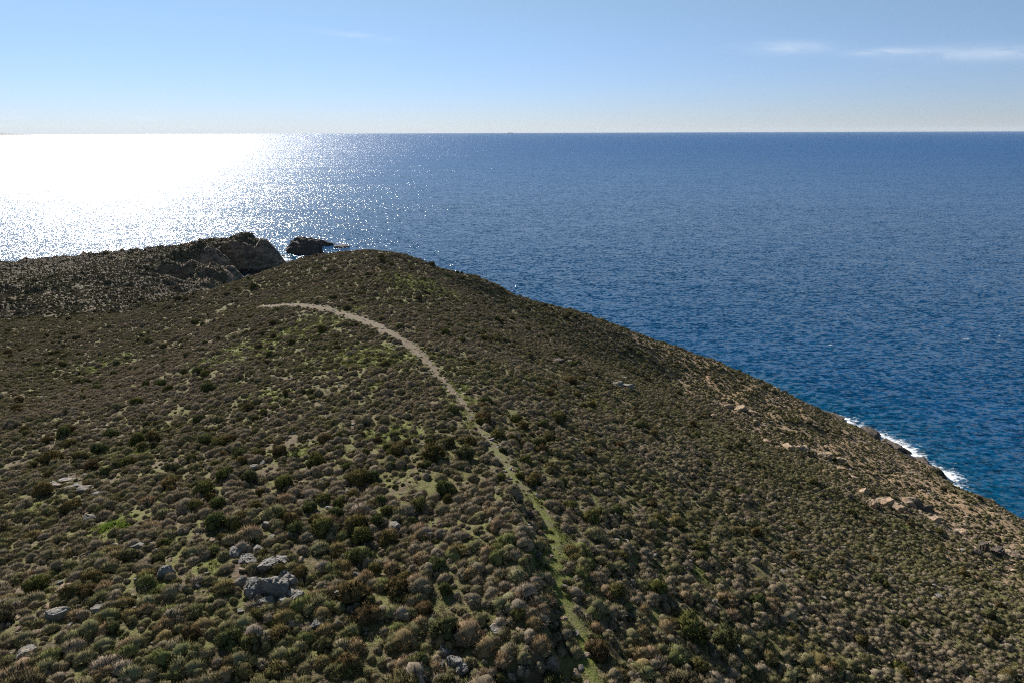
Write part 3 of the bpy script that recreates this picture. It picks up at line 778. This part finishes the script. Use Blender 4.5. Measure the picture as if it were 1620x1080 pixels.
protos = {}
def proto(kind, mats, r):
    n = {'cushion': 1300, 'dark': 1500, 'herb': 420}[kind]
    if kind == 'cushion':
        lob = [(0, 0, 0.05, r.uniform(.72, .92), r.uniform(.6, .85))]
        for _ in range(r.integers(2, 6)):
            a = r.uniform(0, 6.28); q_ = r.uniform(.4, .75); lob.append((math.cos(a) * q_, math.sin(a) * q_, r.uniform(-.05, .2), r.uniform(.35, .62), r.uniform(.7, 1.0)))
        return blades(r, n, lob, 0.30, 0.040, 0.06, 0.82, 0.6)
    if kind == 'dark':
        lob = [(0, 0, 0.25, 0.75, .9)]
        for i in range(r.integers(4, 7)):
            a = i * 1.15 + r.uniform(0, .7); rr = r.uniform(.35, .62)
            lob.append((math.cos(a) * rr, math.sin(a) * rr, r.uniform(.05, .5), r.uniform(.36, .56), r.uniform(.75, 1.05)))
        return blades(r, n, lob, 0.34, 0.055, 0.25, 0.80, 0.9)
    lob = [(0, 0, 0.0, 0.8, .55), (.4, .2, 0, .5, .6), (-.35, .3, 0, .5, .5)]
    return blades(r, n, lob, 0.42, 0.08, 0.4, 0.75, 1.0)


MESH = {}
for kind, mt, cnt in (('cushion', CUSH, 6), ('dark', EVER, 5), ('herb', HERB, 3)):
    MESH[kind] = []
    for i in range(cnt):
        V, Fc, Nv = proto(kind, mt, np.random.default_rng(500 + i * 7 + len(kind)))
        me = mesh_np({'cushion': 'cushion_shrub', 'dark': 'evergreen_shrub', 'herb': 'herb_tuft'}[kind], V, Fc, True)
        me.normals_split_custom_set_from_vertices(Nv.tolist())      # a twig is lit like the dome it grows on
        me.materials.append(mt)
        MESH[kind].append(me)

# ------------------------------------------------------------------ scrub: where it grows
def scatter(step, seed):
    r = np.random.default_rng(seed)
    xs = np.arange(-330, 130, step); ys = np.arange(12, 352, step)
    X, Y = np.meshgrid(xs, ys)
    X = (X + r.uniform(-.48, .48, X.shape) * step).ravel(); Y = (Y + r.uniform(-.48, .48, Y.shape) * step).ravel()
    Z = ground(X, Y)
    px, py, f = project(X, Y, Z)
    m_ = (f > 5) & (px > -260) & (px < 1880) & (py < 1290) & (Z > 1.2)
    return X[m_], Y[m_], Z[m_], r
def cover(x, y, ch):
    return bilin(XS, YS, MASKS[:, :, ch], x, y)
RSA = np.array(RS)
def free_of_rocks(x, y, rad):
    ok = np.ones(len(x), bool)
    for (a, b, c) in RSA:
        ok &= np.hypot(x - a, y - b) > c * 0.55 + rad * np.where(rad > 0.55, 0.85, 0.25)
    return ok

ALL = []     # x, y, z, kind, variant, scale
for (step, seed, kind, p0, rlo, rhi, big) in ((0.46, 21, 'cushion', 0.90, 0.13, 0.50, 0.07), (1.2, 22, 'dark', 0.74, 0.28, 0.72, 0.08), (0.44, 23, 'herb', 0.55, 0.08, 0.26, 0)):
    X, Y, Z, r = scatter(step, seed)
    b, g, c = cover(X, Y, 0), cover(X, Y, 1), cover(X, Y, 2)
    rad = rlo + (rhi - rlo) * r.random(len(X)) ** 1.7
    rad = np.where(r.random(len(X)) < big, rad * 1.35, rad)
    pd, pw = path_dist(X, Y)
    clump = fbm(X, Y, 8.0, 3, 700 + seed)
    gap = fbm(X, Y, 3.2, 3, 333)
    if kind == 'dark':
        prob = p0 * sstep(clump, -0.20, 0.10) * (1 - 0.5 * b) * (1 - 0.5 * g)
        prob = prob * (0.22 + 0.78 * sstep(62 - Y, 0, 34) * sstep(14 - X, 0, 16))
    elif kind == 'cushion':
        prob = p0 * (1 - 0.34 * b) * (1 - 0.60 * g) * sstep(gap, -0.40, -0.16)
    else:
        prob = p0 * (0.25 + 0.9 * g) * (1 - 0.6 * b)
    rad = rad * (1 - 0.22 * sstep(12 - Z, 0, 10)) * (1 + 0.22 * sstep(44 - Y, 0, 20))
    rad = rad * (1 - 0.15 * cover(X, Y, 3))
    lim = np.where(kind == 'herb', pw * 0.2, pw * 0.66 + rad * np.where(Y < 48, 0.30, 0.35 + 0.35 * sstep(Y, 70, 85)))
    ok = (r.random(len(X)) < prob * (1 - 0.6 * sstep(c, 0.3, 0.9))) & (pd > lim) & free_of_rocks(X, Y, rad)
    for x, y, z, ra, rot, v, e in zip(X[ok], Y[ok], Z[ok], rad[ok], r.uniform(0, 6.283, ok.sum()), r.integers(0, len(MESH[kind]), ok.sum()), r.uniform(.8, 1.25, ok.sum())):
        ALL.append((x, y, z, kind, int(v), ra, rot, e))
print('plants', len(ALL))

# the 300 of each kind that show largest stand alone; the rest of the scrub is too many to count
arr = np.array([(a[0], a[1], a[2], a[5]) for a in ALL])
px, py, f = project(arr[:, 0], arr[:, 1], arr[:, 2] + arr[:, 3] * .4)
size = arr[:, 3] / f * F * 2
inf = (px > 6) & (px < 1614) & (py > 350) & (py < 1070)
single = set()
for kind, lim in (('cushion', 290), ('dark', 290)):
    ids = [i for i in range(len(ALL)) if ALL[i][3] == kind and inf[i]]
    ids.sort(key=lambda i: -size[i])
    single.update(ids[:lim])

# landmarks along the trail and slope complete the list
LAND += [(180, 832, 'the bright green herb patch'), (872, 870, 'the grassy trail bend'), (935, 1020, 'the lowest green stretch of trail'), (800, 738, 'the stony dip in the trail'),
         (1110, 900, 'the thicket on the right slope'), (1250, 1000, 'the even scrub low on the right'), (1000, 760, 'the open scrub right of the trail'), (560, 1010, 'the scrub below the egg-shaped boulder'), (330, 1040, 'the scrub at lower left')]
TONES = {'cushion': [('grey', (1.12, 1.12, 1.18)), ('brown', (1.10, 0.97, 0.86)), ('olive', (0.90, 1.03, 0.80))],
         'dark': [('dark green', (0.88, 1.02, 0.88)), ('brownish', (1.12, 0.95, 0.84)), ('olive green', (1.06, 1.10, 0.82))]}
WORD = {'cushion': ('cushion shrub', 'cushion_shrub'), 'dark': ('leafy shrub', 'evergreen_shrub')}
ORD = ['closest', 'second closest', 'third closest', 'fourth closest', 'fifth closest', 'sixth closest']
cells = {}
info = {}
for i in sorted(single, key=lambda i: -size[i]):
    kind = ALL[i][3]
    tone = (i * 7919) % 3
    rads = ALL[i][5]
    sz = ('broad' if rads > 0.62 else 'mid-sized' if rads > 0.5 else 'small') if kind == 'cushion' else ('bulky' if rads > 0.85 else 'mid-sized' if rads > .66 else 'small')
    order = sorted(range(len(LAND)), key=lambda l: math.hypot(LAND[l][0] - px[i], LAND[l][1] - py[i]))
    for l in order:
        dx, dy = px[i] - LAND[l][0], py[i] - LAND[l][1]
        side = ('right of' if dx > 0 else 'left of') if abs(dx) > abs(dy) else ('below' if dy > 0 else 'above')
        key = (kind, tone, sz, l, side)
        if len(cells.setdefault(key, [])) < 6:
            cells[key].append(i)
            break
    info[i] = key
for key, ids in cells.items():
    ids.sort(key=lambda i: math.hypot(LAND[key[3]][0] - px[i], LAND[key[3]][1] - py[i]))
    kind, tone, sz, l, side = key
    for n, i in enumerate(ids):
        x, y, z, _, v, ra, rot, e = ALL[i]
        o = link(WORD[kind][1], MESH[kind][v])
        o.location = (x, y, z - 0.05 * ra)
        o.rotation_euler = (0, 0, rot)
        o.scale = (ra, ra * (0.85 + 0.25 * (e - .8)), ra * e * 1.12)
        o.color = (*TONES[kind][tone][1], 1)
        lead = (ORD[n] + ' ') if len(ids) > 1 else ''
        tag(o, f'{lead}{sz} {TONES[kind][tone][0]} {WORD[kind][0]} {side} {LAND[l][2]}', 'shrub', 'cushion shrubs on the near slope' if kind == 'cushion' else 'leafy evergreen shrubs on the near slope')


def instancer(name, me, pts, rots, scls, kind='stuff'):
    """one object that sets a mesh out at many points with geometry nodes"""
    src = bpy.data.objects.new(name + '_shape', me)      # data source only, not part of the scene
    pm = bpy.data.meshes.new(name)
    pm.vertices.add(len(pts)); pm.vertices.foreach_set('co', np.asarray(pts, np.float32).ravel())
    for nm, arr_ in (('turn', rots), ('size', scls)):
        a_ = pm.attributes.new(nm, 'FLOAT_VECTOR', 'POINT'); a_.data.foreach_set('vector', np.asarray(arr_, np.float32).ravel())
    ng = bpy.data.node_groups.new(name, 'GeometryNodeTree')
    ng.interface.new_socket('Geometry', in_out='INPUT', socket_type='NodeSocketGeometry')
    ng.interface.new_socket('Geometry', in_out='OUTPUT', socket_type='NodeSocketGeometry')
    N, Lk = ng.nodes, ng.links
    gi, go = N.new('NodeGroupInput'), N.new('NodeGroupOutput')
    ob = N.new('GeometryNodeObjectInfo'); ob.inputs[0].default_value = src; ob.transform_space = 'ORIGINAL'
    ip = N.new('GeometryNodeInstanceOnPoints')
    t1 = N.new('GeometryNodeInputNamedAttribute'); t1.data_type = 'FLOAT_VECTOR'; t1.inputs[0].default_value = 'turn'
    t2 = N.new('GeometryNodeInputNamedAttribute'); t2.data_type = 'FLOAT_VECTOR'; t2.inputs[0].default_value = 'size'
    er = N.new('FunctionNodeEulerToRotation')
    Lk.new(gi.outputs[0], ip.inputs['Points']); Lk.new(ob.outputs['Geometry'], ip.inputs['Instance'])
    Lk.new(t1.outputs[0], er.inputs[0]); Lk.new(er.outputs[0], ip.inputs['Rotation']); Lk.new(t2.outputs[0], ip.inputs['Scale'])
    Lk.new(ip.outputs[0], go.inputs[0])
    o = link(name, pm)
    md = o.modifiers.new('set_out', 'NODES'); md.node_group = ng
    pm.materials.append(me.materials[0])
    return tag(o, kind=kind)


for kind, nm in (('cushion', 'cushion_scrub'), ('dark', 'evergreen_scrub'), ('herb', 'low_herbs')):
    for v in range(len(MESH[kind])):
      for far in (False, True):      # headland scrub beyond the cove is set out apart, tinted darker and bluer
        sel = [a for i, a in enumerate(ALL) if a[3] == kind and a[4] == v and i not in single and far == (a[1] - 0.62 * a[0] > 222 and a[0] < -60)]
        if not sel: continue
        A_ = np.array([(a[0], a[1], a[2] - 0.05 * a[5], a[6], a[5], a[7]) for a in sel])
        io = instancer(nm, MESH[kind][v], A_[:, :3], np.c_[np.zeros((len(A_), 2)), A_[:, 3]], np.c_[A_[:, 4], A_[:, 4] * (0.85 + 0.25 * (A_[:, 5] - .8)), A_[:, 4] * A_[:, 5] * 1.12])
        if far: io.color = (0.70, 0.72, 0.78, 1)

# ------------------------------------------------------------------ grass along the trail and in the damp hollows, loose stones
def tuft_mesh(r, n, ln, wd, spread):
    a = r.uniform(0, 6.283, n); rr = spread * np.sqrt(r.random(n))
    root = np.c_[np.cos(a) * rr, np.sin(a) * rr, np.zeros(n)]
    dr = np.c_[r.normal(size=(n, 2)) * 0.45, np.ones(n)]; dr /= np.linalg.norm(dr, axis=1)[:, None]
    sd_ = np.cross(dr, r.normal(size=(n, 3))); sd_ /= np.linalg.norm(sd_, axis=1)[:, None]
    L = ln * r.uniform(.5, 1.3, n)[:, None]
    Q = np.stack([root - sd_ * wd, root + sd_ * wd, root + dr * L], 1).reshape(-1, 3)
    return Q, np.arange(3 * n).reshape(n, 3)
V, Fc = tuft_mesh(np.random.default_rng(3), 46, 0.16, 0.016, 0.26)
gme = mesh_np('grass', V, Fc); gme.materials.append(LUSH)
X, Y, Z, r = scatter(0.42, 88)
near = Y < 130
X, Y, Z = X[near], Y[near], Z[near]
g = cover(X, Y, 1); b = cover(X, Y, 0); pd, pw = path_dist(X, Y)
ok = (r.random(len(X)) < sstep(g, 0.35, 0.95) * 0.75 * (1 - b)) & (pd > pw * 0.45)
S = r.uniform(.5, 1.2, ok.sum())
instancer('grass', gme, np.c_[X[ok], Y[ok], Z[ok]], np.c_[np.zeros((ok.sum(), 2)), r.uniform(0, 6.28, ok.sum())], np.c_[S, S, S])
print('grass', ok.sum())

def near_rock(x, y):
    o_ = np.zeros(len(x))
    for (a, b_, c_r) in RS: o_ = np.maximum(o_, np.exp(-(np.hypot(x - a, y - b_) / (c_r * 2 + .4)) ** 2))
    return o_
V, Fc = tuft_mesh(np.random.default_rng(8), 26, 0.24, 0.012, 0.18)
dme = mesh_np('dry_grass', V, Fc); dme.materials.append(CUSH)
X, Y, Z, r = scatter(0.5, 89)
m_ = Y < 140
X, Y, Z = X[m_], Y[m_], Z[m_]
pd, pw = path_dist(X, Y)
ok = (r.random(len(X)) < 0.55 * sstep(fbm(X, Y, 4, 3, 930), -0.2, 0.1)) & (pd > pw * 0.8)
S = r.uniform(.5, 1.25, ok.sum())
instancer('dry_grass', dme, np.c_[X[ok], Y[ok], Z[ok]], np.c_[np.zeros((ok.sum(), 2)), r.uniform(0, 6.28, ok.sum())], np.c_[S, S, S])
for vi, (mat_, nm) in enumerate(((GREY, 'rubble'), (TAN, 'rubble'))):
    rm = rock_mesh(40 + vi, (1, .8, .6), 2, 8, 0.2); rm.materials.append(mat_)
    X, Y, Z, r = scatter(0.55, 300 + vi)
    b, g = cover(X, Y, 0), cover(X, Y, 1); pd, pw = path_dist(X, Y)
    cl = sstep(fbm(X, Y, 5, 3, 812 + vi), 0.02, 0.2)
    pr = (0.04 + 0.34 * cl) * (0.35 + 0.65 * b if vi else 1 - 0.6 * b) * np.where(Y > 150, 0.5, 1) + 0.45 * (np.abs(pd - pw) < .45) + 0.3 * near_rock(X, Y)
    ok = r.random(len(X)) < pr
    S = 0.06 + 0.34 * r.random(ok.sum()) ** 2.5 + (0.35 * r.random(ok.sum()) ** 3 * b[ok])
    instancer(nm, rm, np.c_[X[ok], Y[ok], Z[ok] + 0.1 * S], np.c_[r.uniform(-.4, .4, (ok.sum(), 2)), r.uniform(0, 6.28, ok.sum())], np.c_[S * r.uniform(.8, 1.5, ok.sum()), S, S * r.uniform(.7, 1.1, ok.sum())])
    print('rubble', ok.sum())

# bright herb patch
x, y, z = spot(180, 834)
rr_ = np.random.default_rng(5)
Vs, Fs, b0 = [], [], 0
for i in range(26):
    a, q_ = rr_.uniform(0, 6.28), math.sqrt(rr_.random())
    V, Fc = tuft_mesh(rr_, 46, 0.2, 0.028, 0.2)
    ox, oy = math.cos(a) * q_ * 0.85, math.sin(a) * q_ * 0.55
    V = V + np.array([ox, oy, gz(x + ox, y + oy) - z]); Vs.append(V); Fs.append(Fc + b0); b0 += len(V)
hm = mesh_np('herb_patch', np.concatenate(Vs), np.concatenate(Fs)); hm.materials.append(LUSH)
o = link('herb_patch', hm); o.location = (x, y, z)
o.color = (1.0, 1.35, 0.8, 1)
tag(o, 'bright green leafy herb patch between brown shrubs on the left slope', 'herb patch')

# ------------------------------------------------------------------ far away: ship and island on the horizon
def plain(name, col, rough=0.6):
    mt, k = material(name)
    tx = k.noise(k.n('ShaderNodeTexCoord').outputs['Object'], 0.05, 3)
    k.put(k.out.inputs[0], k.n('ShaderNodeBsdfPrincipled', ins={'Base Color': k.mix(tx, tuple(c * .85 for c in col), tuple(c * 1.1 for c in col)), 'Roughness': rough}).outputs[0])
    return mt
SD = 40000.0
d = px_dir(808, 211)
root = link('cargo_ship', None); root.location = (d.x / d.y * SD, SD, 0)
tag(root, 'tiny grey cargo ship on the horizon above the middle of the sea', 'ship')
def box_bm(bm, x0, x1, y0, y1, z0, z1, taper=0.0):
    vs_ = [bm.verts.new(c) for c in ((x0 + taper, y0, z0), (x1 - taper, y0, z0), (x1 - taper, y1, z0), (x0 + taper, y1, z0), (x0, y0, z1), (x1, y0, z1), (x1, y1, z1), (x0, y1, z1))]
    for f_ in ((0, 3, 2, 1), (4, 5, 6, 7), (0, 1, 5, 4), (1, 2, 6, 5), (2, 3, 7, 6), (3, 0, 4, 7)): bm.faces.new([vs_[i] for i in f_])
def box_part(name, boxes, parent, mat):
    bm = bmesh.new()
    for b in boxes: box_bm(bm, *b)
    me = bpy.data.meshes.new(name); bm.to_mesh(me); bm.free()
    return link(name, me, parent, mat)
box_part('hull', [(-150, 150, -22, 22, -2, 26, 14)], root, plain('hull_paint', (0.10, 0.11, 0.14)))
box_part('superstructure', [(-135, -105, -18, 18, 26.1, 62, 0)], root, plain('white_paint', (0.6, 0.6, 0.6)))
box_part('funnel', [(-128, -116, -6, 6, 62.1, 76, 0)], root, plain('funnel_paint', (0.2, 0.1, 0.08)))
for i in range(4):
    box_part('container_stack', [(-85 + i * 52, -42 + i * 52, -19, 19, 26.2, 44 - (i % 2) * 4, 0)], root, plain('container_paint', (0.22, 0.17, 0.15)))
# island
ID = 42000.0
d = px_dir(-60, 208)
N1, N2 = 70, 12
V = np.zeros((N2, N1, 3))
tt = np.linspace(-1, 1, N1); ss = np.linspace(-1, 1, N2)
for j, s in enumerate(ss):
    V[j, :, 0] = tt * 3500
    V[j, :, 1] = s * 2500
    ridge = np.interp(tt, [-1, -.75, -.45, -.1, .2, .45, .62, 1], [0, 110, 190, 215, 205, 180, 105, 0]) * (1 + 0.35 * fbm(tt * 3, tt * 0 + 4, 0.5, 3, 8))
    V[j, :, 2] = ridge * (1 - s * s) * (1 + 0.5 * fbm(tt * 4, tt * 0 + s * 3, 0.6, 3, 6)) - 3
idx = np.arange(N1 * N2).reshape(N2, N1)
q = np.stack([idx[:-1, :-1], idx[:-1, 1:], idx[1:, 1:], idx[1:, :-1]], -1).reshape(-1, 4)
im = mesh_np('hills', V.reshape(-1, 3), q, True)
o = link('hills', im, mat=plain('far_scrub', (0.10, 0.095, 0.07), 0.95)); o.location = (d.x / d.y * ID, ID, 0)
tag(o, kind='structure')

# ------------------------------------------------------------------ air
HAZE = 0.6e-5
if HAZE > 0:
    box_me = bpy.data.meshes.new('haze')
    bm = bmesh.new(); box_bm(bm, -76000, 76000, -9100, 76000, -40, 330); bm.to_mesh(box_me); bm.free()
    mt, k = material('haze')
    vol = k.n('ShaderNodeVolumePrincipled', ins={'Color': (0.72, 0.85, 1.0), 'Density': HAZE, 'Anisotropy': 0.0})
    k.put(k.out.inputs['Volume'], vol.outputs[0])
    tag(link('haze', box_me, mat=mt), kind='stuff')
